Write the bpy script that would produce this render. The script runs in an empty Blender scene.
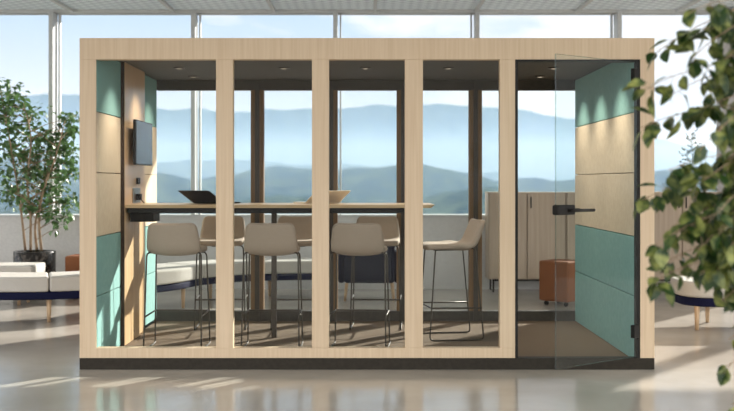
import bpy, bmesh, math, random
from mathutils import Vector, Matrix
random.seed(7)
scene = bpy.context.scene
C = scene.collection
V = Vector
F = 1074.0; CY = -7.5; CZ = 1.31
def X(px, Y): return (px-366.5)*(Y-CY)/F
def Z(py, Y): return CZ-(py-182.0)*(Y-CY)/F

# ------------------------------------------------------------------ materials
def newmat(name):
    m = bpy.data.materials.new(name); m.use_nodes = True
    nt = m.node_tree; nt.nodes.clear()
    out = nt.nodes.new('ShaderNodeOutputMaterial')
    return m, nt, out
def lin(c):
    return tuple(((v/255)/12.92 if v <= 10 else ((v/255+.055)/1.055)**2.4) for v in c)+(1,)
def pmat(name, c1, c2=None, rough=.5, scale=(8,8,8), nscale=4, detail=4, bump=0, bscale=60, metal=0, spec=.5, lo=.35, hi=.65, trans=0, coat=0, sheen=0):
    m, nt, out = newmat(name); N = nt.nodes; L = nt.links
    p = N.new('ShaderNodeBsdfPrincipled'); L.new(p.outputs[0], out.inputs[0])
    p.inputs['Roughness'].default_value = rough
    p.inputs['Metallic'].default_value = metal
    p.inputs['Specular IOR Level'].default_value = spec
    p.inputs['Coat Weight'].default_value = coat
    p.inputs['Sheen Weight'].default_value = sheen
    tc = N.new('ShaderNodeTexCoord'); mp = N.new('ShaderNodeMapping')
    mp.inputs['Scale'].default_value = scale
    L.new(tc.outputs['Object'], mp.inputs[0])
    nz = N.new('ShaderNodeTexNoise'); nz.inputs['Scale'].default_value = nscale; nz.inputs['Detail'].default_value = detail
    L.new(mp.outputs[0], nz.inputs['Vector'])
    cr = N.new('ShaderNodeValToRGB')
    cr.color_ramp.elements[0].position = lo; cr.color_ramp.elements[1].position = hi
    cr.color_ramp.elements[0].color = lin(c1); cr.color_ramp.elements[1].color = lin(c2 or c1)
    L.new(nz.outputs['Fac'], cr.inputs[0]); L.new(cr.outputs[0], p.inputs['Base Color'])
    if bump:
        n2 = N.new('ShaderNodeTexNoise'); n2.inputs['Scale'].default_value = bscale
        L.new(tc.outputs['Object'], n2.inputs['Vector'])
        b = N.new('ShaderNodeBump'); b.inputs['Strength'].default_value = bump; b.inputs['Distance'].default_value = .01
        L.new(n2.outputs['Fac'], b.inputs['Height']); L.new(b.outputs[0], p.inputs['Normal'])
    if trans:
        t = N.new('ShaderNodeBsdfTranslucent'); mx = N.new('ShaderNodeMixShader'); mx.inputs[0].default_value = trans
        L.new(cr.outputs[0], t.inputs[0]); L.new(p.outputs[0], mx.inputs[1]); L.new(t.outputs[0], mx.inputs[2]); L.new(mx.outputs[0], out.inputs[0])
    return m
def glassmat(name, tint, k=.05, mx=.8):
    m, nt, out = newmat(name); N = nt.nodes; L = nt.links
    t = N.new('ShaderNodeBsdfTransparent'); t.inputs[0].default_value = tint
    g = N.new('ShaderNodeBsdfGlossy'); g.inputs['Roughness'].default_value = 0.0
    lw = N.new('ShaderNodeLayerWeight'); lw.inputs['Blend'].default_value = .5
    pw = N.new('ShaderNodeMath'); pw.operation = 'POWER'; pw.inputs[1].default_value = 5
    L.new(lw.outputs['Facing'], pw.inputs[0])
    ma = N.new('ShaderNodeMath'); ma.operation = 'MULTIPLY_ADD'; ma.inputs[1].default_value = mx; ma.inputs[2].default_value = k
    L.new(pw.outputs[0], ma.inputs[0])
    ms = N.new('ShaderNodeMixShader'); L.new(ma.outputs[0], ms.inputs[0]); L.new(t.outputs[0], ms.inputs[1]); L.new(g.outputs[0], ms.inputs[2])
    L.new(ms.outputs[0], out.inputs[0])
    return m
M = {}
M['oak'] = pmat('pale_oak', (204,180,151), (213,191,163), rough=.5, scale=(22,22,.6), nscale=2.6, detail=7, spec=.3)
M['oak_backlit'] = pmat('shaded_oak_mullion', (116,90,62), (138,110,78), rough=.5, scale=(30,30,1), nscale=2, detail=6, spec=.3)  # the frame's oak, darkened in colour for the dim backlit inner side
M['oak_panel'] = pmat('oak_wall_panel', (205,170,128), (222,190,150), rough=.32, scale=(10,10,.7), nscale=2, detail=5, spec=.4)
M['oak_top'] = pmat('oak_worktop', (206,178,140), (224,198,162), rough=.35, scale=(1,14,14), nscale=2, detail=5)
M['edge'] = pmat('shaded_brown_edge', (58,44,34), (68,52,40), rough=.6, spec=.2)  # shade on the media panel's near edge, put into the colour
M['char'] = pmat('charcoal_lining', (66,60,54), (74,68,60), rough=.6)
M['plinth'] = pmat('plinth_black', (44,40,34), (52,47,40), rough=.6, spec=.2)
M['black'] = pmat('black_powder_coat', (26,24,22), (31,29,27), rough=.5, spec=.25)
M['bronze'] = pmat('stool_dark_steel', (66,58,50), (76,68,58), rough=.4, metal=.4)
M['carpet'] = pmat('pod_carpet', (112,98,84), (134,118,102), rough=.95, nscale=20, bump=.5, bscale=300, spec=.1)
M['teal'] = pmat('teal_acoustic_felt', (136,178,174), (144,186,182), rough=.85, nscale=3, bump=.2, bscale=400, spec=.15)
M['cream'] = pmat('cream_acoustic_felt', (222,204,178), (230,213,188), rough=.85, nscale=3, bump=.2, bscale=400, spec=.15)
M['stool'] = pmat('greige_upholstery', (168,153,138), (180,165,150), rough=.85, nscale=20, bump=.25, bscale=500, spec=.2, sheen=.1)
M['glass'] = glassmat('clear_glass', (.965,.975,.97,1), .004, .6)
M['glass_door'] = glassmat('door_glass', (.93,.955,.945,1), .012, .7)
M['glass_edge'] = glassmat('glass_edge_green', (.62,.70,.66,1), .08, .6)
M['facade_glass'] = glassmat('facade_glass', (.985,.99,.99,1), .004, .5)
M['mull'] = pmat('aluminium_mullion', (196,198,198), (206,208,208), rough=.45, metal=0)
M['wall'] = pmat('painted_parapet', (206,204,202), (214,212,210), rough=.7)
M['column'] = pmat('painted_column', (170,168,168), (180,178,178), rough=.7)
M['cabinet'] = pmat('grey_oak_cabinet', (166,147,128), (178,160,140), rough=.5, scale=(16,16,.6), nscale=2, detail=5)
M['cush'] = pmat('light_grey_wool', (192,188,181), (206,202,196), rough=.9, nscale=40, bump=.3, bscale=300, spec=.1)
M['navy'] = pmat('navy_fabric', (18,22,50), (24,28,60), rough=.8, nscale=30, spec=.15)
M['leg'] = pmat('ash_legs', (196,164,130), (212,182,148), rough=.5, scale=(20,20,1))
M['dark_navy'] = pmat('charcoal_navy_fabric', (34,35,48), (42,43,58), rough=.85, nscale=30, spec=.15)
M['orange'] = pmat('orange_fabric', (128,82,56), (142,93,64), rough=.85, nscale=30, bump=.2, bscale=300, spec=.15)
M['marble'] = pmat('black_marble', (36,32,30), (110,102,96), rough=.2, nscale=2.5, detail=9, lo=.5, hi=.72)
M['soil'] = pmat('potting_soil', (60,44,32), (84,62,46), rough=1, nscale=20)
M['bark'] = pmat('fig_bark', (136,114,92), (168,146,120), rough=.9, scale=(4,4,1), nscale=8)
M['leaf_a'] = pmat('leaf_green', (62,92,54), (112,146,92), rough=.4, nscale=1.2, trans=.25)
M['leaf_b'] = pmat('foreground_leaf', (38,64,26), (150,156,84), rough=.35, nscale=2.5, detail=2, lo=.44, hi=.74, trans=.3)
M['wisp'] = pmat('olive_twig', (70,80,60), (100,112,84), rough=.7)
M['screen'] = pmat('monitor_screen', (44,50,62), (50,56,70), rough=.25, spec=.3)
M['grey_panel'] = pmat('brushed_steel', (120,114,106), (140,134,126), rough=.3, metal=.7)
M['silver'] = pmat('aluminium_laptop', (214,204,188), (226,216,200), rough=.4)
M['roofmat'] = pmat('pod_roof', (60,56,52), (66,62,58), rough=.7)

def emit(name, col, s):
    m, nt, out = newmat(name); e = nt.nodes.new('ShaderNodeEmission'); e.inputs[0].default_value = col; e.inputs[1].default_value = s
    nt.links.new(e.outputs[0], out.inputs[0]); return m
M['lens'] = emit('downlight_lens', (1,.82,.6,1), .6)

# polished concrete floor
def floormat():
    m, nt, out = newmat('polished_concrete'); N = nt.nodes; L = nt.links
    p = N.new('ShaderNodeBsdfPrincipled'); L.new(p.outputs[0], out.inputs[0])
    tc = N.new('ShaderNodeTexCoord')
    n1 = N.new('ShaderNodeTexNoise'); n1.inputs['Scale'].default_value = .9; n1.inputs['Detail'].default_value = 8; n1.inputs['Distortion'].default_value = .6
    L.new(tc.outputs['Object'], n1.inputs['Vector'])
    cr = N.new('ShaderNodeValToRGB'); e = cr.color_ramp.elements
    e[0].position = .3; e[0].color = lin((172,164,154)); e[1].position = .7; e[1].color = lin((197,190,180))
    L.new(n1.outputs['Fac'], cr.inputs[0]); L.new(cr.outputs[0], p.inputs['Base Color'])
    n2 = N.new('ShaderNodeTexNoise'); n2.inputs['Scale'].default_value = 3; n2.inputs['Detail'].default_value = 5
    L.new(tc.outputs['Object'], n2.inputs['Vector'])
    mr = N.new('ShaderNodeMapRange'); mr.inputs['To Min'].default_value = .10; mr.inputs['To Max'].default_value = .22
    L.new(n2.outputs['Fac'], mr.inputs[0]); L.new(mr.outputs[0], p.inputs['Roughness'])
    b = N.new('ShaderNodeBump'); b.inputs['Strength'].default_value = .05; b.inputs['Distance'].default_value = .02
    L.new(n2.outputs['Fac'], b.inputs['Height']); L.new(b.outputs[0], p.inputs['Normal'])
    p.inputs['Specular IOR Level'].default_value = .5
    return m
M['floor'] = floormat()
# ribbed, expanded-metal ceiling sheets
def ceilmat():
    m, nt, out = newmat('expanded_metal_ceiling'); N = nt.nodes; L = nt.links
    p = N.new('ShaderNodeBsdfPrincipled'); L.new(p.outputs[0], out.inputs[0]); p.inputs['Roughness'].default_value = .5
    tc = N.new('ShaderNodeTexCoord')
    outs = []
    for ang in (.95, -.95):
        mp = N.new('ShaderNodeMapping'); mp.inputs['Rotation'].default_value = (0,0,ang)
        L.new(tc.outputs['Object'], mp.inputs[0])
        w = N.new('ShaderNodeTexWave'); w.inputs['Scale'].default_value = 2.6; L.new(mp.outputs[0], w.inputs['Vector']); outs.append(w)
    mx = N.new('ShaderNodeMath'); mx.operation = 'MAXIMUM'
    L.new(outs[0].outputs['Fac'], mx.inputs[0]); L.new(outs[1].outputs['Fac'], mx.inputs[1])
    cr = N.new('ShaderNodeValToRGB'); e = cr.color_ramp.elements
    e[0].position = .45; e[0].color = lin((190,202,212)); e[1].position = .9; e[1].color = lin((240,250,255))
    L.new(mx.outputs[0], cr.inputs[0]); L.new(cr.outputs[0], p.inputs['Base Color'])
    return m
M['ceil'] = ceilmat()
def hillmat():
    m, nt, out = newmat('forest_hills'); N = nt.nodes; L = nt.links
    p = N.new('ShaderNodeBsdfDiffuse'); L.new(p.outputs[0], out.inputs[0])
    tc = N.new('ShaderNodeTexCoord')
    n1 = N.new('ShaderNodeTexNoise'); n1.inputs['Scale'].default_value = .016; n1.inputs['Detail'].default_value = 12; n1.inputs['Roughness'].default_value = .75
    L.new(tc.outputs['Object'], n1.inputs['Vector'])
    cr = N.new('ShaderNodeValToRGB'); e = cr.color_ramp.elements
    e[0].position = .42; e[0].color = (.010,.026,.016,1); e[1].position = .66; e[1].color = (.085,.115,.07,1)
    L.new(n1.outputs['Fac'], cr.inputs[0]); L.new(cr.outputs[0], p.inputs[0])
    return m
M['hill'] = hillmat()

# ------------------------------------------------------------------ mesh helpers
def obj(name, bm, mat, parent=None, smooth=False, bevel=0, seg=2, mats=None):
    me = bpy.data.meshes.new(name); bmesh.ops.recalc_face_normals(bm, faces=bm.faces) if not smooth == 'keep' else None
    bm.to_mesh(me); bm.free()
    for mm in (mats or [mat]): me.materials.append(mm)
    if smooth:
        for p in me.polygons: p.use_smooth = True
    o = bpy.data.objects.new(name, me); C.objects.link(o)
    if parent: o.parent = parent
    if bevel:
        b = o.modifiers.new('bevel', 'BEVEL'); b.width = bevel; b.segments = seg; b.limit_method = 'ANGLE'
    return o
def thing(name, label, cat, loc=(0,0,0), rz=0, group=None):
    o = bpy.data.objects.new(name, None); C.objects.link(o); o.location = loc; o.rotation_euler = (0,0,rz)
    o.empty_display_size = .1
    o['label'] = label; o['category'] = cat
    if group: o['group'] = group
    return o
def tag(o, label, cat, group=None):
    o['label'] = label; o['category'] = cat
    if group: o['group'] = group
    return o
def struct(name, bm, mat, **k):
    o = obj(name, bm, mat, **k); o['kind'] = 'structure'; return o
def box(bm, x0, x1, y0, y1, z0, z1, mi=0, mtx=None):
    vs = [bm.verts.new((x,y,z)) for x in (x0,x1) for y in (y0,y1) for z in (z0,z1)]
    if mtx:
        for v in vs: v.co = mtx @ v.co
    for f in ((0,1,3,2),(4,6,7,5),(0,4,5,1),(2,3,7,6),(0,2,6,4),(1,5,7,3)):
        fc = bm.faces.new([vs[i] for i in f]); fc.material_index = mi
    return vs
def bx(*a, **k):
    bm = bmesh.new(); box(bm, *a, **k); return bm
def tube(bm, pts, r, n=8, caps=True):
    pts = [V(p) for p in pts]; rs = r if isinstance(r, (list,tuple)) else [r]*len(pts)
    up = V((0,0,1)); rings = []
    t0 = (pts[1]-pts[0]).normalized()
    a = up.cross(t0)
    if a.length < .05: a = V((1,0,0)).cross(t0)
    a.normalize()
    for i, p in enumerate(pts):
        t = (pts[min(i+1,len(pts)-1)]-pts[max(i-1,0)]).normalized()
        a = (a-t*a.dot(t)).normalized(); b = t.cross(a)
        rings.append([bm.verts.new(p+(a*math.cos(2*math.pi*k/n)+b*math.sin(2*math.pi*k/n))*rs[i]) for k in range(n)])
    for i in range(len(rings)-1):
        for k in range(n):
            bm.faces.new((rings[i][k], rings[i][(k+1)%n], rings[i+1][(k+1)%n], rings[i+1][k]))
    if caps:
        bm.faces.new(rings[0][::-1]); bm.faces.new(rings[-1])
def fillet(pts, r, n=5):
    pts = [V(p) for p in pts]; out = [pts[0]]
    for i in range(1, len(pts)-1):
        p = pts[i]; a = pts[i-1]-p; b = pts[i+1]-p
        d = min(r, a.length*.45, b.length*.45); A = p+a.normalized()*d; B = p+b.normalized()*d
        for k in range(n+1):
            t = k/n; out.append(A*(1-t)**2+p*2*t*(1-t)+B*t*t)
    out.append(pts[-1]); return out
def lathe(bm, prof, n=32, c=(0,0)):
    rings = [[bm.verts.new((c[0]+r*math.cos(2*math.pi*k/n), c[1]+r*math.sin(2*math.pi*k/n), z)) for k in range(n)] for r, z in prof]
    for i in range(len(rings)-1):
        for k in range(n):
            bm.faces.new((rings[i][k], rings[i][(k+1)%n], rings[i+1][(k+1)%n], rings[i+1][k]))
    bm.faces.new(rings[0][::-1]); bm.faces.new(rings[-1])
def spline(pts, m=6):
    P = [V(p) for p in pts]; P = [P[0]*2-P[1]]+P+[P[-1]*2-P[-2]]; out = []
    for i in range(1, len(P)-2):
        for k in range(m):
            t = k/m; a, b, c, d = P[i-1], P[i], P[i+1], P[i+2]
            out.append(.5*((2*b)+(c-a)*t+(2*a-5*b+4*c-d)*t*t+(3*b-a-3*c+d)*t**3))
    out.append(P[-2]); return out

# ------------------------------------------------------------------ camera
cam = bpy.data.cameras.new('camera'); co = bpy.data.objects.new('camera', cam); C.objects.link(co)
co.location = (.004, CY, CZ); co.rotation_euler = (math.pi/2, 0, 0)
cam.sensor_width = 36; cam.lens = F/734*36; cam.shift_y = -23.5/734
cam.clip_start = .1; cam.clip_end = 30000
cam.dof.use_dof = True; cam.dof.focus_distance = 8.2; cam.dof.aperture_fstop = 2.0
scene.camera = co
scene.cycles.transparent_max_bounces = 32
scene.cycles.sample_clamp_indirect = 6

# ------------------------------------------------------------------ sky, sun, haze
SUN_DIR = V((-.8, -1.0, -.51)).normalized()
w = bpy.data.worlds.new('sky'); scene.world = w; w.use_nodes = True
nt = w.node_tree; nt.nodes.clear(); N = nt.nodes; L = nt.links
wo = N.new('ShaderNodeOutputWorld'); bg = N.new('ShaderNodeBackground'); L.new(bg.outputs[0], wo.inputs[0])
tc = N.new('ShaderNodeTexCoord'); sp = N.new('ShaderNodeSeparateXYZ'); L.new(tc.outputs['Generated'], sp.inputs[0])
cr = N.new('ShaderNodeValToRGB'); el = cr.color_ramp.elements
el[0].position = 0; el[0].color = (.30,.29,.28,1)
el[1].position = 1; el[1].color = (.40,.60,.95,1)
for pos, c in ((.485,(.30,.29,.28,1)),(.50,(.76,.80,.88,1)),(.54,(.74,.79,.88,1)),(.575,(.56,.71,.88,1)),(.65,(.46,.66,.92,1))):
    e = el.new(pos); e.color = c
mr = N.new('ShaderNodeMapRange'); mr.inputs['From Min'].default_value = -1; mr.inputs['From Max'].default_value = 1
L.new(sp.outputs['Z'], mr.inputs[0]); L.new(mr.outputs[0], cr.inputs[0])
mp = N.new('ShaderNodeMapping'); mp.inputs['Scale'].default_value = (1,1,2.6); mp.inputs['Location'].default_value = (.35,0,.2); L.new(tc.outputs['Generated'], mp.inputs[0])
nz = N.new('ShaderNodeTexNoise'); nz.inputs['Scale'].default_value = 6.5; nz.inputs['Detail'].default_value = 7; nz.inputs['Roughness'].default_value = .55; nz.inputs['Distortion'].default_value = .3
L.new(mp.outputs[0], nz.inputs['Vector'])
# more cloud towards the east (+x)
ax = N.new('ShaderNodeMath'); ax.operation = 'MULTIPLY_ADD'; ax.inputs[1].default_value = .42; L.new(sp.outputs['X'], ax.inputs[0]); L.new(nz.outputs['Fac'], ax.inputs[2])
cc = N.new('ShaderNodeValToRGB'); cc.color_ramp.elements[0].position = .47; cc.color_ramp.elements[1].position = .60
L.new(ax.outputs[0], cc.inputs[0])
gz = N.new('ShaderNodeMapRange'); gz.inputs['From Min'].default_value = -.01; gz.inputs['From Max'].default_value = .05; L.new(sp.outputs['Z'], gz.inputs[0])
mm = N.new('ShaderNodeMath'); mm.operation = 'MULTIPLY'; L.new(cc.outputs[0], mm.inputs[0]); L.new(gz.outputs[0], mm.inputs[1])
mix = N.new('ShaderNodeMixRGB'); mix.inputs[2].default_value = (.94,.95,.98,1)
L.new(mm.outputs[0], mix.inputs[0]); L.new(cr.outputs[0], mix.inputs[1])
s4 = N.new('ShaderNodeMapRange'); s4.inputs['From Min'].default_value = .1; s4.inputs['From Max'].default_value = -.4; L.new(sp.outputs['Y'], s4.inputs[0])
s5 = N.new('ShaderNodeMapRange'); s5.inputs['From Min'].default_value = .2; s5.inputs['From Max'].default_value = .5; L.new(sp.outputs['Z'], s5.inputs[0])
s6 = N.new('ShaderNodeMath'); s6.operation = 'MAXIMUM'; L.new(s4.outputs[0], s6.inputs[0]); L.new(s5.outputs[0], s6.inputs[1])
s7 = N.new('ShaderNodeMath'); s7.operation = 'MULTIPLY'; L.new(s6.outputs[0], s7.inputs[0]); L.new(gz.outputs[0], s7.inputs[1])
mix2 = N.new('ShaderNodeMixRGB'); mix2.inputs[2].default_value = (.88,.87,.85,1)  # neutral tint of the added bright sky behind and overhead
L.new(s7.outputs[0], mix2.inputs[0]); L.new(mix.outputs[0], mix2.inputs[1]); L.new(mix2.outputs[0], bg.inputs[0])
# high sky and unseen sky behind the camera brightened to light the pod front
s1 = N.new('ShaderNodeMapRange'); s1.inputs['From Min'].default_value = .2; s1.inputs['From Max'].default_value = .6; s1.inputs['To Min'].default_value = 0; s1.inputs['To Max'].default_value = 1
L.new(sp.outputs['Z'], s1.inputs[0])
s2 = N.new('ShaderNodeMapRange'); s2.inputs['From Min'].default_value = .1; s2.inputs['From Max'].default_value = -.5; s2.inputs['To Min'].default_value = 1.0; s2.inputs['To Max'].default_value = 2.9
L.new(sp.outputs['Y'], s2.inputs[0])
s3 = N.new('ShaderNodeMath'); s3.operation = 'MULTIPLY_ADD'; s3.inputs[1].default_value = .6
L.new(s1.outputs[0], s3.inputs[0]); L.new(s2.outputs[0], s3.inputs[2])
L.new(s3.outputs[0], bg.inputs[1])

sl = bpy.data.lights.new('sun', 'SUN'); so = bpy.data.objects.new('sun', sl); C.objects.link(so)
sl.energy = 11; sl.angle = math.radians(.8); sl.color = (1,.95,.87)
so.rotation_euler = SUN_DIR.to_track_quat('-Z', 'Y').to_euler(); so.location = (10,15,12)

def fb(x, y):
    from mathutils import noise
    return noise.fractal(V((x, y, 3.1)), 1.0, 2.1, 6)
bm = bmesh.new(); NR, NA = 90, 220; grid = []
for i in range(NR):
    t = i/(NR-1); r = 450*(15500/450)**t; row = []
    for j in range(NA):
        a = math.radians(-42+84*j/(NA-1))   # from straight ahead, + to the right
        x = r*math.sin(a); y = r*math.cos(a)
        k = math.degrees(a)
        h = -92
        far = 800-5.0*k-3.4*max(0, k-8)**2+35*math.sin(k*.33+.6)
        h += max(far,120)*math.exp(-((r-10500)/1900)**2)
        h += (170-3.2*k+40*math.sin(k*.23+2))*math.exp(-((r-6200)/1100)**2)
        h += (135+18*math.sin(k*.31+1.2)-1.0*k)*math.exp(-((r-3000)/500)**2)
        h += (40+14*math.sin(k*.55+4))*math.exp(-((r-1900)/330)**2)
        h += 34*fb(x/900, y/900)*min(1, r/2500)+150*fb(x/3000+9, y/3000)*min(1,r/9000)+0*fb(1, 1)*min(1, r/6000)+26*fb(x/260, y/260)*min(1, r/2500)+5*fb(x/90, y/90)
        row.append(bm.verts.new((x, y, h)))
    grid.append(row)
for i in range(NR-1):
    for j in range(NA-1):
        bm.faces.new((grid[i][j], grid[i][j+1], grid[i+1][j+1], grid[i+1][j]))
o = struct('hills', bm, M['hill'], smooth=True)

hm, hnt, hout = newmat('valley_haze'); vs = hnt.nodes.new('ShaderNodeVolumeScatter')
vs.inputs['Color'].default_value = (.40,.60,1,1); vs.inputs['Density'].default_value = 1/6000; vs.inputs['Anisotropy'].default_value = .1
hnt.links.new(vs.outputs[0], hout.inputs['Volume'])
o = struct('haze', bx(-11000, 11000, 500, 12500, -400, 300), hm)

# ------------------------------------------------------------------ room
struct('floor', bx(-9, 9, -12, 5.95, -.2, 0), M['floor'])
YW = 5.65; CEI = Z(11, YW)
struct('ceiling', bx(-9, 9, -5, 5.95, CEI, CEI+.25), M['ceil'])
for i in range(-6, 8):
    x = .10+1.225*i
    struct('trim_%d' % (i+7), bx(x-.02, x+.02, -5, YW-.02, CEI-.035, CEI-.001), M['mull'])
struct('wall_back', bx(-9, 9, YW, YW+.28, 0, .885), M['wall'])
struct('trim_15', bx(-9, 9, YW-.03, YW+.30, .886, .91), M['mull'])
struct('trim_16', bx(-9, 9, YW-.12, YW+.1, CEI-.036, CEI-.001), M['mull'])
PM = [-.38+1.72*k for k in range(-5, 6)]
n = 0
for k, x in enumerate(PM):
    bm = bmesh.new(); box(bm, x-.026, x+.026, YW-.17, YW+.05, .911, CEI-.037)
    sx = 1 if x < 0 else -1
    box(bm, x+sx*.060-.010, x+sx*.060+.010, YW-.02, YW+.05, .911, CEI-.037)
    struct('trim_%d' % (17+k), bm, M['mull'], bevel=.003)
for k in range(len(PM)-1):
    struct('window_%d' % (k+1), bx(PM[k]+.075, PM[k+1]-.075, YW+.060, YW+.072, .911, CEI-.036), M['facade_glass'])
struct('wall_right', bx(X(722, 5.3), X(722, 5.3)+.7, 5.30, 5.52, 0, CEI-.06), M['column'], bevel=.01)

# ------------------------------------------------------------------ the meeting pod
pod = thing('meeting_pod', 'large pale oak framed glass meeting pod with open glass door and teal lining', 'meeting pod')
PX = lambda p: (p-366.5)/143.2
FT = 2.316; YB = 2.31; CEIL = 2.233; FL = .05
bm = bmesh.new()
box(bm, -2.004, 2.012, .0, .08, .001, .080); box(bm, -2.004, 2.012, YB-.08, YB+.03, .001, .080)
box(bm, -2.004, -1.9, .08, YB-.08, .001, .080); box(bm, 1.9, 2.012, .08, YB-.08, .001, .080)
obj('plinth', bm, M['plinth'], pod, bevel=.002)
obj('carpet', bx(-1.9, 1.9, .08, YB-.08, .008, FL), M['carpet'], pod)
# front frame
posts = [(-2.004,-1.8885), (PX(216),PX(233)), (PX(312),PX(329)), (PX(405),PX(423)), (PX(500),PX(515.3)), (PX(640.3),2.012)]
obj('top_rail', bx(-2.004, 2.012, 0, .08, 2.166, FT), M['oak'], pod, bevel=.002)
obj('bottom_rail', bx(-2.004, PX(515.3), 0, .08, .0805, .150), M['oak'], pod, bevel=.002)
for i, (a, b) in enumerate(posts):
    z0 = .150 if i < 5 else .080
    z1 = 2.166
    obj('post', bx(a, b, 0.0005, .0795 if i else .016, z0, z1), M['oak'], pod, bevel=.002)
openings = [(posts[k][1], posts[k+1][0]) for k in range(5)]
for a, b in openings[:4]:
    obj('front_pane', bx(a, b, .045, .055, .150, 2.166), M['glass'], pod)
for a, b in posts[1:4]:
    c = (a+b)/2; obj('post_liner', bx(c-.022, c+.022, .08, .10, FL, CEIL), M['char'], pod)
# back frame
cs = [-.991, -.321, .332, .988]
obj('back_header', bx(-1.9, 1.9, YB-.08, YB, 2.143, CEIL), M['char'], pod)
obj('back_sill', bx(-1.9, 1.9, YB-.08, YB, .0801, .141), M['char'], pod)
obj('back_sill', bx(-1.9, 1.9, YB-.083, YB-.0805, FL, .141), M['char'], pod)
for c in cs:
    obj('post', bx(c-.059, c+.059, YB-.079, YB+.001, .141, 2.143), M['oak_backlit'], pod, bevel=.002)
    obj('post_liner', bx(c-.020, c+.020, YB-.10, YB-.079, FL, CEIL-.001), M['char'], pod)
ed = [-1.9]+[e for c in cs for e in (c-.059, c+.059)]+[1.9]
for k in range(5):
    obj('back_pane', bx(ed[2*k], ed[2*k+1], YB-.045, YB-.035, .141, 2.143), M['glass'], pod)
obj('outer_back_trim', bx(-2.004, 2.012, YB+.001, YB+.03, 2.15, FT), M['oak'], pod)
# sides, roof, ceiling
for s in (-1, 1):
    xs = (-2.004, -1.932) if s < 0 else (1.932, 2.012)
    obj('side_wall', bx(xs[0], xs[1], .08, YB+.03, .080, FT-.001), M['oak'], pod)
obj('roof', bx(-1.93, 1.93, .0805, YB, CEIL+.012, FT-.002), M['roofmat'], pod)
obj('ceiling_panel', bx(-1.93, 1.93, .0805, YB, CEIL, CEIL+.011), M['char'], pod)
zs = [FL+.001, .506, .926, 1.374, 1.803, CEIL-.001]; cols = ['teal','teal','cream','cream','teal']
for k in range(5):
    obj('acoustic_panel', bx(1.888, 1.931, .082, YB-.084, zs[k]+.003, zs[k+1]-.003), M[cols[k]], pod, bevel=.003)
    obj('acoustic_panel', bx(-1.9055, -1.889, .017, .755, zs[k]+.003, zs[k+1]-.003), M[cols[k]], pod, bevel=.003)
    obj('acoustic_panel', bx(-1.931, -1.9, 1.515, YB-.084, zs[k]+.003, zs[k+1]-.003), M[cols[k]], pod, bevel=.003)
mpn = obj('media_panel', bx(-1.930, -1.86, .765, 1.51, FL, CEIL-.001), M['oak_panel'], pod, bevel=.002)
obj('media_panel_shaded_edge', bx(-1.931, -1.862, .757, .7645, FL, CEIL-.001), M['edge'], pod)  # dark strip standing in for shade on the panel's near edge
o = obj('control_switch', bx(-1.859, -1.845, 1.165, 1.265, 1.292, 1.345), M['black'], pod, bevel=.004); o['label'] = 'small black control switch on the oak wall panel'
sk = obj('socket_plate', bx(-1.8595, -1.852, 1.03, 1.30, 1.143, 1.262), M['grey_panel'], pod, bevel=.003); sk['label'] = 'grey steel socket plate with a black plug'
bm = bmesh.new(); box(bm, -1.852, -1.815, 1.13, 1.19, 1.165, 1.215)
tube(bm, fillet([(-1.82,1.16,1.17),(-1.80,1.16,1.15),(-1.78,1.10,1.141)], .02), .004)
obj('plug', bm, M['black'], sk, bevel=.003)
# downlights
dl = [(-1.51,1.16),(-.665,1.16),(-.01,1.16),(.66,1.16),(1.51,1.16),(-1.51,1.85),(1.51,1.85),(-1.51,.45),(1.51,.45)]
for x, y in dl:
    bm = bmesh.new(); lathe(bm, [(.045,CEIL-.001),(.046,CEIL-.006),(.038,CEIL-.009),(.030,CEIL-.004)], 24, (x,y))
    d = obj('downlight', bm, M['bronze'], pod, smooth=True)
    bm = bmesh.new(); lathe(bm, [(.024,CEIL-.0105),(.020,CEIL-.012)], 16, (x,y)); obj('lens', bm, M['lens'], d)
    lt = bpy.data.lights.new('downlight_lamp', 'SPOT'); lo = bpy.data.objects.new('downlight_lamp', lt); C.objects.link(lo)
    lo.location = (x, y, CEIL-.02); lt.shadow_soft_size = .02
    wall = abs(x) > 1; lt.spot_size = math.radians(82 if wall else 88); lt.spot_blend = 1
    if wall: lo.rotation_euler = (0, math.radians(-24 if x > 0 else 24), 0)
    lt.energy = 34 if wall else 30; lt.color = (1,.88,.73)
# door frame and door
bm = bmesh.new()
box(bm, PX(515.3), PX(518), .0, .08, .0805, 2.1655); box(bm, PX(637), PX(640.3)-.0005, .0, .08, .0805, 2.1655)
box(bm, PX(518), PX(637), .0, .08, 2.152, 2.1655)
obj('door_frame', bm, M['black'], pod)
HX, HY, TX, TY = 1.887, -.012, 1.226, -.54
dd = V((TX-HX, TY-HY, 0)); DL = dd.length; ang = math.atan2(dd.y, dd.x)
door = obj('glass_door', bx(.006, DL-.001, -.005, .005, .097, 2.14), M['glass_door'], pod)
door.matrix_parent_inverse = Matrix.Identity(4); door.location = (HX, HY, 0); door.rotation_euler = (0,0,ang)
eb = bmesh.new(); box(eb, DL-.001, DL+.001, -.005, .005, .097, 2.14); box(eb, .006, DL, -.005, .005, .095, .097); box(eb, .006, DL, -.005, .005, 2.14, 2.1415)
obj('polished_edge', eb, M['glass_edge'], door)
for z in (.27, 2.055):
    hb = bmesh.new(); box(hb, -.004, .05, -.017, .017, z-.045, z+.045); tube(hb, [(-.006,0,z-.05),(-.006,0,z+.05)], .010, 10)
    o = obj('hinge', hb, M['black'], door, bevel=.003); o['label'] = 'black hinge'
hb = bmesh.new(); hz = 1.128
box(hb, DL-.165, DL+.004, -.030, .030, hz-.033, hz+.033)
o = obj('lock_case', hb, M['black'], door, bevel=.012, seg=4); o['label'] = 'black lock case'
hb = bmesh.new()
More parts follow.
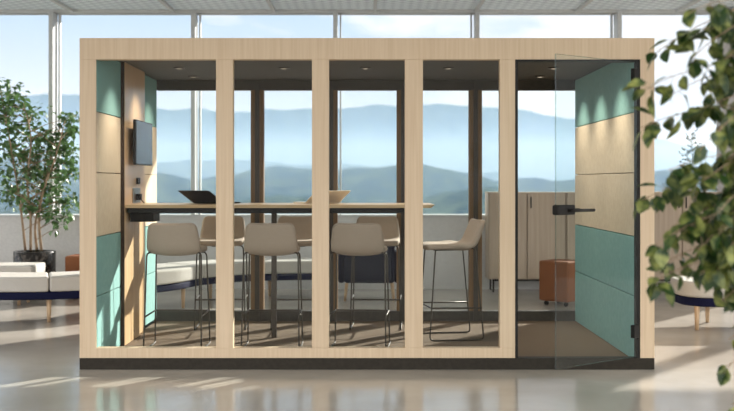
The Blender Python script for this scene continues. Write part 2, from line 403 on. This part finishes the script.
for s in (-1, 1):
    tube(hb, fillet([(DL-.10, s*.028, hz-.004), (DL-.10, s*.062, hz-.004), (DL-.31, s*.062, hz-.004)], .015), .0105, 10)
o = obj('lever_handle', hb, M['black'], door, smooth=True); o['label'] = 'black lever handle'

# monitor
mon = thing('wall_monitor', 'black flat monitor mounted on the oak panel above the table', 'monitor', (-1.86, 1.17, 1.62))
obj('housing', bx(.045, .068, -.32, .32, -.175, .178), M['black'], mon, bevel=.004)
obj('screen', bx(.0685, .0695, -.311, .311, -.165, .169), M['screen'], mon)
obj('bracket', bx(.001, .0445, -.12, .12, -.10, .10), M['black'], mon)

# ------------------------------------------------------------------ table
tb = thing('bar_table', 'long pale oak bar table with black underframe running from the wall panel', 'table', (-.67, 1.13, FL))
TZ = 1.135-FL; x0 = -1.858+.67; x1 = .53+.67
bm = bmesh.new()
pts = []
def rr(x0, x1, y0, y1, r, z, n=6):
    out = [(x0, y0, z)]
    for k in range(n+1): a = -math.pi/2+k/n*math.pi/2; out.append((x1-r+r*math.cos(a), y0+r+r*math.sin(a), z))
    for k in range(n+1): a = k/n*math.pi/2; out.append((x1-r+r*math.cos(a), y1-r+r*math.sin(a), z))
    out.append((x0, y1, z)); return out
top = [bm.verts.new(p) for p in rr(x0, x1, -.375, .375, .06, TZ)]
bot = [bm.verts.new(p) for p in rr(x0, x1-.03, -.36, .36, .05, TZ-.026)]
bm.faces.new(top); bm.faces.new(bot[::-1])
for k in range(len(top)): bm.faces.new((top[k], top[(k+1)%len(top)], bot[(k+1)%len(top)], bot[k]))
obj('tabletop', bm, M['oak_top'], tb, bevel=.002)
bm = bmesh.new()
for y in (-.33, .29): box(bm, x0+.01, 1.06, y, y+.04, TZ-.066, TZ-.0265)
box(bm, x0+.01, x0+.05, -.29, .29, TZ-.066, TZ-.0265); box(bm, 1.02, 1.06, -.29, .29, TZ-.066, TZ-.0265)
box(bm, -.10, -.06, -.29, .29, TZ-.066, TZ-.0265)
obj('underframe', bm, M['black'], tb, bevel=.002)
for x in (-.08, 1.04):
    bm = bmesh.new(); box(bm, x-.021, x+.021, .07, .11, .001, TZ-.066)
    obj('leg', bm, M['bronze'], tb, bevel=.002)
obj('cable_tray', bx(x0+.02, x0+.20, -.28, -.02, TZ-.135, TZ-.067), M['black'], tb, bevel=.003)

# ------------------------------------------------------------------ stools
def shell_bm():
    prof = [(.238,.748),(.215,.762),(.13,.766),(.04,.760),(-.06,.752),(-.125,.750),(-.172,.772),(-.196,.84),(-.212,.90),(-.228,.958)]
    P = spline([(0,y,z) for y, z in prof], 3); n = len(P)
    s = [0]
    for i in range(1, n): s.append(s[-1]+(P[i]-P[i-1]).length)
    T = s[-1]; bm = bmesh.new(); rows = []; NU = 12
    # resample with dense ends
    def at(d):
        for i in range(1, n):
            if d <= s[i]+1e-9:
                t = (d-s[i-1])/(s[i]-s[i-1]); return P[i-1].lerp(P[i], t), (P[i]-P[i-1]).normalized()
        return P[-1], (P[-1]-P[-2]).normalized()
    ds = [0,.006,.016,.03,.05]+[.05+(T-.10)*k/16 for k in range(1,16)]+[T-.05,T-.03,T-.016,T-.006,T]
    for d in ds:
        p, t = at(d); f = d/T
        W = .200-.004*f if f < .6 else .1976-.018*((f-.6)/.4)**1.3
        e = min(d, T-d); r = .055 if f < .5 else .038
        if e < r: W -= r-math.sqrt(max(0, r*r-(r-e)**2))
        nrm = V((0, -t.z, t.y)).normalized()   # towards sitter / up
        if nrm.z < 0 and abs(t.z) < .5: nrm = -nrm
        nn = V((0, abs(t.z), abs(t.y))).normalized()
        lift = .003+.030*math.exp(-((f-.50)/.16)**2)
        fw = .030*math.exp(-((f-.72)/.20)**2)
        row = []
        for k in range(NU+1):
            u = -1+2*k/NU
            q = p+V((0,0,1))*(lift*abs(u)**2.4)+V((0,1,0))*(fw*abs(u)**2.4)
            row.append(bm.verts.new((W*u, q.y, q.z)))
        rows.append(row)
    for i in range(len(rows)-1):
        for k in range(NU): bm.faces.new((rows[i][k], rows[i][k+1], rows[i+1][k+1], rows[i+1][k]))
    return bm
def make_stool(label, group):
    t = thing('bar_stool', label, 'bar stool', group=group)
    sh = obj('seat_shell', shell_bm(), M['stool'], t, smooth=True)
    m = sh.modifiers.new('solid', 'SOLIDIFY'); m.thickness = .046; m.offset = 1
    m = sh.modifiers.new('sub', 'SUBSURF'); m.levels = 1; m.render_levels = 1
    for s in (-1, 1):
        bm = bmesh.new()
        tube(bm, fillet([(s*.06,.12,.722),(s*.195,.155,.718),(s*.214,.205,.007),(s*.214,-.235,.007),(s*.203,-.165,.735),(s*.06,-.07,.722)], .035, 5), .0062, 8)
        obj('sled_leg', bm, M['bronze'], t, smooth=True)
    def leg(f, z):
        a = V((.195,.155,.718)) if f else V((.203,-.165,.735)); b = V((.214,.205,.007)) if f else V((.214,-.235,.007))
        k = (a.z-z)/(a.z-b.z); return a.lerp(b, k)
    a = leg(1, .262); b = leg(0, .258); bm = bmesh.new()
    tube(bm, fillet([(-b.x,b.y,b.z),(-a.x,a.y,a.z),(a.x,a.y,a.z),(b.x,b.y,b.z)], .012, 3), .0065, 8)
    obj('footrest', bm, M['bronze'], t, smooth=True)
    bm = bmesh.new(); box(bm, -.075, .075, -.085, .135, .708, .724); obj('seat_plate', bm, M['black'], t, bevel=.003)
    return t
def dup(root, label, group, loc, rz):
    r = root.copy(); C.objects.link(r); r.location = loc; r.rotation_euler = (0,0,rz); r['label'] = label; r['group'] = group
    for ch in list(root.children):
        c = ch.copy(); C.objects.link(c); c.parent = r
    return r
G = 'greige bar stools around the bar table'
s0 = make_stool('greige bar stool seen from behind, nearest the wall monitor', G)
s0.location = (-1.435, .675, FL)
dup(s0, 'greige bar stool seen from behind, middle one on the near side of the table', G, (-.712, .675, FL), 0)
dup(s0, 'greige bar stool seen from behind, rightmost on the near side of the table', G, (-.05, .675, FL), math.radians(-5))
dup(s0, 'greige bar stool facing us across the table, leftmost of the far side', G, (-1.255, 1.80, FL), math.pi+.06)
dup(s0, 'greige bar stool facing us across the table, middle of the far side', G, (-.60, 1.80, FL), math.pi+.02)
dup(s0, 'greige bar stool facing us across the table, rightmost of the far side', G, (.085, 1.80, FL), math.pi-.05)
dup(s0, 'greige bar stool seen side on at the free end of the table', G, (.668, 1.22, FL), math.pi/2+.16)

# ------------------------------------------------------------------ laptops
def laptop(name, label, loc, rz, mat, tilt):
    t = thing(name, label, 'laptop', loc, rz)
    obj('keyboard_base', bx(-.155, .155, -.0, .215, 0.0005, .013), mat, t, bevel=.003)
    l = obj('lid', bx(-.155, .155, -.008, -.001, .0, .215), mat, t, bevel=.003)
    l.location = (0, -.002, .012); l.rotation_euler = (math.radians(tilt), 0, 0)
    obj('display', bx(-.148, .148, -.0009, -.0002, .008, .208), M['screen'], l)
    return t
laptop('laptop', 'black open laptop with its lid leaning back, near the wall end of the table', (X(208,1.12), 1.16, 1.1355), math.radians(-30), M['black'], 63)
laptop('laptop', 'silver open laptop with its lid leaning back, in the middle of the table', (X(322,1.12), 1.16, 1.1355), math.radians(30), M['silver'], 63)

# ------------------------------------------------------------------ benches
def sweep_path(pts):
    P = spline([(x, y-0, 0) for x, y in pts], 8); return P
def frame_at(P, i):
    t = (P[min(i+1,len(P)-1)]-P[max(i-1,0)]).normalized(); return t, V((-t.y, t.x, 0))
def sweep(bm, P, i0, i1, o0, o1, z0, z1, trim=0):
    rings = []
    for i in range(i0, i1+1):
        t, nrm = frame_at(P, i); p = P[i].copy()
        if i == i0: p += t*trim
        if i == i1: p -= t*trim
        rings.append([bm.verts.new(p+nrm*o+V((0,0,z))) for o, z in ((o0,z0),(o1,z0),(o1,z1),(o0,z1))])
    for i in range(len(rings)-1):
        for k in range(4): bm.faces.new((rings[i][k], rings[i][(k+1)%4], rings[i+1][(k+1)%4], rings[i+1][k]))
    bm.faces.new(rings[0][::-1]); bm.faces.new(rings[-1])
def bench(label, pts, step, legs, depth=.56, rounded=.022, loc=(0,0,0)):
    t = thing('lounge_bench', label, 'bench', (pts[0][0], pts[0][1], 0))
    P = [p-V((pts[0][0], pts[0][1], 0)) for p in sweep_path(pts)]; n = len(P)-1
    bm = bmesh.new(); sweep(bm, P, 0, n, .012, depth-.012, .213, .288); obj('base', bm, M['navy'], t, bevel=.02, seg=3)
    for i in range(0, n, step):
        bm = bmesh.new(); sweep(bm, P, i, min(n, i+step), 0, depth, .2885, .43, .004)
        obj('seat_cushion', bm, M['cush'], t, bevel=rounded, seg=4)
    for i in legs:
        tt, nr = frame_at(P, min(i, n)); p = P[min(i, n)]
        for o in (.09, depth-.10):
            bm = bmesh.new(); q = p+nr*o
            tube(bm, [(q.x,q.y,.001),(q.x,q.y,.2125)], [.016,.024], 12); obj('leg', bm, M['leg'], t, smooth=True)
    return t
D = lambda d: d-7.5
bench('long curved light grey bench with navy base winding behind the pod from the left',
      [(-5.2,D(10.4)),(-4.4,D(10.1)),(-3.6,D(9.95)),(-2.95,D(9.98)),(-2.3,D(10.35)),(-1.92,D(10.85)),(-1.72,D(11.4)),(-1.35,D(11.8)),(-.9,D(11.95)),(-.40,D(12.0))], 12, [4,14,24,32,44,54,62,70])
bench('short light grey bench behind the curved bench, in front of the marble planter',
      [(-5.0,D(11.3)),(-4.2,D(11.3)),(-3.52,D(11.3))], 16, [2,14], depth=.5)
# right bench: straight block with a rounded left end
def pill(bm, x0, x1, y0, y1, r, z0, z1, n=8):
    out = []
    for (cx, cy, a0) in ((x1-.05, y0+.05, -90), (x1-.05, y1-.05, 0)):
        for k in range(3): a = math.radians(a0+45*k); out.append((cx+.05*math.cos(a), cy+.05*math.sin(a)))
    for (cx, cy, a0) in ((x0+r, y1-r, 90), (x0+r, y0+r, 180)):
        for k in range(n+1): a = math.radians(a0+90*k/n); out.append((cx+r*math.cos(a), cy+r*math.sin(a)))
    lo = [bm.verts.new((x,y,z0)) for x, y in out]; hi = [bm.verts.new((x,y,z1)) for x, y in out]
    bm.faces.new(lo[::-1]); bm.faces.new(hi)
    for k in range(len(lo)): bm.faces.new((lo[k], lo[(k+1)%len(lo)], hi[(k+1)%len(lo)], hi[k]))
t = thing('lounge_bench', 'light grey bench with rounded end and navy base right of the pod behind leaves', 'bench', (2.80, 1.9, 0))
bm = bmesh.new(); pill(bm, .012, 1.99, .012, .72, .25, .213, .288); obj('base', bm, M['navy'], t, bevel=.015, seg=3)
bm = bmesh.new(); pill(bm, .0, 2.0, 0, .73, .26, .2885, .43); obj('seat_cushion', bm, M['cush'], t, bevel=.03, seg=4)
for x, y in ((.12,.09),(.38,.62),(1.7,.09),(1.7,.62)):
    bm = bmesh.new(); tube(bm, [(x,y,.001),(x,y,.2125)], [.016,.026], 12); obj('leg', bm, M['leg'], t, smooth=True)

# navy armchair behind the pod
ac = thing('armchair', 'navy armchair with wooden legs seen from behind, beyond the pod', 'armchair', (.03, 4.5, 0))
bm = bmesh.new(); box(bm, -.28, .28, -.25, -.15, .20, .64); obj('backrest', bm, M['dark_navy'], ac, bevel=.04, seg=4)
bm = bmesh.new(); box(bm, -.27, .27, -.149, .32, .20, .40); obj('seat', bm, M['dark_navy'], ac, bevel=.03, seg=3)
for s in (-1, 1):
    bm = bmesh.new(); box(bm, *sorted((s*.271, s*.345)), -.22, .30, .20, .54); obj('armrest', bm, M['dark_navy'], ac, bevel=.03, seg=3)
    for y in (-.2, .26):
        bm = bmesh.new(); tube(bm, [(s*.27,y,.001),(s*.25,y,.201)], [.012,.02], 10); obj('leg', bm, M['leg'], ac, smooth=True)

# poufs
def pouf(label, loc, rz, s, h, cast):
    t = thing('pouf', label, 'pouf', loc, rz); z0 = .05 if cast else .01
    obj('upholstered_body', bx(-s/2, s/2, -s/2, s/2, z0, h), M['orange'], t, bevel=.02, seg=3)
    if cast:
        for a in (-1,1):
            for b in (-1,1):
                bm = bmesh.new(); tube(bm, [(a*(s/2-.06)-.012, b*(s/2-.06), .0235), (a*(s/2-.06)+.012, b*(s/2-.06), .0235)], .0225, 14)
                box(bm, a*(s/2-.06)-.004, a*(s/2-.06)+.004, b*(s/2-.06)-.01, b*(s/2-.06)+.01, .03, .0495)
                obj('caster', bm, M['black'], t)
    return t
pouf('orange square pouf on casters, behind the pod seen through its open door', (2.085, 3.95, 0), math.radians(48), .36, .475, True)
pouf('orange square pouf standing at the left of the pod by the window wall', (-3.18, 4.72, 0), 0, .40, .48, False)

# cabinets against the parapet
CYF = 5.22; cx = X(488.5, CYF)
for k, lab in enumerate(('grey oak cabinet against the window wall, leftmost of the row behind the pod', 'grey oak cabinet against the window wall, middle of the row behind the pod door', 'grey oak cabinet right of the pod under the wispy plant')):
    wd = .915; t = thing('cabinet', lab, 'cabinet', (cx+k*(wd+.004), CYF, 0), 0, 'row of grey oak cabinets')
    obj('body', bx(0, wd, .022, .38, .155, 1.19), M['cabinet'], t, bevel=.002)
    for j in range(2):
        a = .012+j*(wd/2-.006); d = obj('door', bx(a, a+wd/2-.022, 0, .021, .167, 1.178), M['cabinet'], t, bevel=.002)
        hx = a+.115 if (j == 0 and k == 0) else (a+wd/2-.062 if j == 0 else a+.03)
        o = obj('handle', bx(hx, hx+.016, -.006, -.0002, 1.0, 1.135), M['black'], d)
    bm = bmesh.new()
    for x in (.05, wd-.07):
        box(bm, x, x+.02, .03, .05, .001, .154); box(bm, x, x+.02, .33, .35, .001, .154)
    box(bm, .05, wd-.05, .03, .05, .134, .1545)
    obj('leg_frame', bm, M['black'], t)

# ------------------------------------------------------------------ plants
def leaf(bm, p, dirv, nrm, l, wd, cup=.25, simple=False):
    d = dirv.normalized(); n = (nrm-d*nrm.dot(d))
    if n.length < .01: n = d.orthogonal()
    n.normalize(); s = d.cross(n)
    prof = ((.0,0),(.22,.78),(.5,1),(.8,.55),(1,0)) if not simple else ((0,0),(.45,1),(1,0))
    mid = []; le = []; ri = []
    for f, w_ in prof:
        c = p+d*(l*f)-n*(cup*l*f*f*.6); mid.append(bm.verts.new(c))
        if w_:
            le.append(bm.verts.new(c+s*(wd*w_*.5)+n*(wd*.12*w_))); ri.append(bm.verts.new(c-s*(wd*w_*.5)+n*(wd*.12*w_)))
    for L_, sg in ((le,1),(ri,-1)):
        ch = [mid[0]]+L_+[mid[-1]]
        for i in range(len(ch)-1):
            vs_ = [mid[i], ch[i], ch[i+1], mid[i+1]]; u = []
            for v in vs_:
                if v not in u: u.append(v)
            if len(u) > 2: bm.faces.new(u if sg > 0 else u[::-1])
def rnd(): return V((random.uniform(-1,1), random.uniform(-1,1), random.uniform(-1,1)))

# marble planter and its tree
YP = 4.9
pl = thing('planter', 'round black marble planter with white veins, by the window at the left', 'planter', (X(34.5,YP), YP, 0))
bm = bmesh.new(); lathe(bm, [(.225,.001),(.235,.02),(.237,.51),(.228,.515),(.205,.515),(.203,.46)], 48); o = obj('pot', bm, M['marble'], pl, smooth=True)
o.data.polygons.foreach_set('use_smooth', [abs(p.normal.z) < .5 for p in o.data.polygons])
bm = bmesh.new(); lathe(bm, [(.2025,.462),(.19,.475)], 32); obj('soil', bm, M['soil'], pl)
tr = thing('potted_tree', 'slender multi-stem tree with small green leaves growing from the marble planter', 'tree', (X(34.5,YP), YP, .476))
base = V((X(34.5,YP), YP, .476)); bm = bmesh.new(); stems = []
for (bx_, pts) in ((27,[(26,250),(24,225),(20,190),(14,150),(8,112),(4,88)]),(32,[(32,250),(33,215),(31,180),(36,140),(30,105)]),(36,[(36,250),(34,225),(40,195),(48,160),(56,130)]),(43,[(43,250),(42,215),(50,185),(62,155),(72,122)])):
    P = []
    yo = random.uniform(-.08,.08)
    for i, (a, b) in enumerate(pts):
        P.append(V((X(a,YP), YP+yo*(1+i*.8), Z(b,YP)))-base)
    P = spline(P, 5); stems.append(P)
    tube(bm, P, [.017*(1-.75*i/len(P)) for i in range(len(P))], 8)
blobs = [(5,86,9,12),(8,100,15,20),(20,112,17,16),(4,135,16,22),(30,140,20,24),(50,150,20,20),(14,165,18,20),(68,120,11,18),(60,143,16,18),(70,165,12,22),(40,175,24,18),(20,190,17,12),(60,190,20,16),(8,196,10,10),(70,205,9,12),(55,212,16,10),(33,205,16,10),(62,222,9,6),(40,110,8,8)]
lb = bmesh.new()
for (a, b, rx, rz_) in blobs:
    c = V((X(a,YP), YP, Z(b,YP)))-base
    for k in range(int(rx*rz_/13)):
        q = rnd()
        while q.length > 1: q = rnd()
        e = c+V((q.x*rx*.01155, q.y*.30, q.z*rz_*.01155))
        P = random.choice(stems); s = min(P, key=lambda p: (p-e-V((0,0,-.12))).length)
        if (s-e).length < .6 and random.random() < .5: tube(bm, [s, s.lerp(e,.5)+V((0,0,.02)), e], [.005,.004,.002], 4, False)
        for j in range(6):
            dv = V((random.uniform(-1,1), random.uniform(-1,1), random.uniform(-.9,.4)))
            leaf(lb, e+rnd()*.05, dv, V((0,0,1))+rnd()*.7, random.uniform(.055,.095), random.uniform(.045,.068), simple=True)
obj('stems', bm, M['bark'], tr, smooth=True)
obj('foliage', lb, M['leaf_a'], tr)

# wispy plant on the right-hand cabinet
wx = X(692, 5.4); wp = thing('potted_plant', 'thin wispy branching plant standing on the cabinet right of the pod', 'plant', (wx, 5.41, 1.1905))
bm = bmesh.new(); lathe(bm, [(.04,.0),(.055,.03),(.055,.10),(.045,.115)], 24); obj('pot', bm, M['column'], wp, smooth=True)
bm = bmesh.new(); lb = bmesh.new()
tube(bm, [(0,0,.09),(.01,0,.35),(0,.01,.68)], [.006,.004,.002], 5)
for k in range(22):
    z = .2+.5*k/22; a = random.uniform(0, 6.28); l = random.uniform(.10,.32)*(1.1-k/30)
    e = V((math.cos(a)*l, math.sin(a)*l*.6, z+random.uniform(.02,.16)))
    tube(bm, [(0,0,z), V((0,0,z)).lerp(e,.5)+V((0,0,.02)), e], [.003,.0025,.0015], 4)
    for j in range(9):
        f = random.uniform(.35,1); leaf(lb, V((0,0,z)).lerp(e,f), rnd()+V((0,0,.4)), rnd(), random.uniform(.02,.045), .016, simple=True)
obj('stems', bm, M['wisp'], wp); obj('foliage', lb, M['wisp'], wp)

# foreground tree at the right
YF = -3.25; ft = thing('potted_tree', 'large leafy tree reaching in from the right in the foreground', 'tree', (1.95, YF, 0))
fb_ = V((1.95, YF, 0))
bm = bmesh.new(); lb = bmesh.new()
trunk = spline([V((0,0,.42)),(.02,.03,1.0),(-.06,.0,1.6),(-.02,.05,2.2),(-.05,.05,2.7)], 6)
tube(bm, trunk, [.035*(1-.6*i/len(trunk)) for i in range(len(trunk))], 10)
# sprays: end pixel, branch start height, leaves
sprays = [((648,88),.9),((660,50),.8),((640,128),.9),((672,95),.8),((690,60),.9),((684,120),.8),((668,170),.7),((642,200),.9),((655,245),.8),((648,285),.9),((668,260),.8),((690,230),1),((700,275),1),((722,300),1),((690,200),1),((705,180),1),((715,130),1),((712,90),1),((705,30),1),((690,12),.7),((725,60),1),((728,160),1),((716,215),1),((728,250),1),((722,20),1),((730,110),1),((700,150),.6),((675,225),.8),((730,365),.8),((732,405),.7),((728,340),.4),((733,200),1),((705,225),1),((712,268),1),((698,250),1),((722,180),1),((720,232),1.2),((709,205),1.2),((716,285),1),((722,75),1),((727,135),1),((733,290),1),((712,248),1)]
for (pp, dens) in sprays:
    yy = YF+random.uniform(-.28,.28)
    e = V((X(pp[0],yy), yy, Z(pp[1],yy)))-fb_
    s = min(trunk, key=lambda p: abs(p.z-(e.z+random.uniform(-.05,.25))))
    P = spline([s, s.lerp(e,.45)+V((0,0,.10)), s.lerp(e,.8)+V((0,0,.06)), e], 6)
    tube(bm, P, [.0032*(1-.6*i/len(P)) for i in range(len(P))], 5)
    Lb = sum((P[i+1]-P[i]).length for i in range(len(P)-1))
    for i in range(1, int(Lb*30*dens)+3):
        f = 1-(random.random()**1.2)*.85; k = min(int(f*(len(P)-1)), len(P)-2); p = P[k].lerp(P[k+1], random.random())
        out = V((random.uniform(-1,1), random.uniform(-1,1), random.uniform(-1.3,.3))).normalized()
        st = p+out*random.uniform(.01,.035); tube(bm, [p, st], .0012, 3, False)
        leaf(lb, st, out+V((0,0,-.35)), V((0,-.25,1))+rnd()*.8, random.uniform(.060,.100), random.uniform(.042,.066))
obj('trunk', bm, M['bark'], ft, smooth=True); obj('foliage', lb, M['leaf_b'], ft)
bm = bmesh.new(); lathe(bm, [(.20,.001),(.24,.46),(.215,.46),(.21,.41)], 32); obj('pot', bm, M['marble'], ft, smooth=True)

# ------------------------------------------------------------------ colour management
scene.view_settings.view_transform = 'Standard'; scene.view_settings.look = 'None'
scene.view_settings.gamma = 1; scene.view_settings.use_curve_mapping = False
scene.view_settings.exposure = 0.0
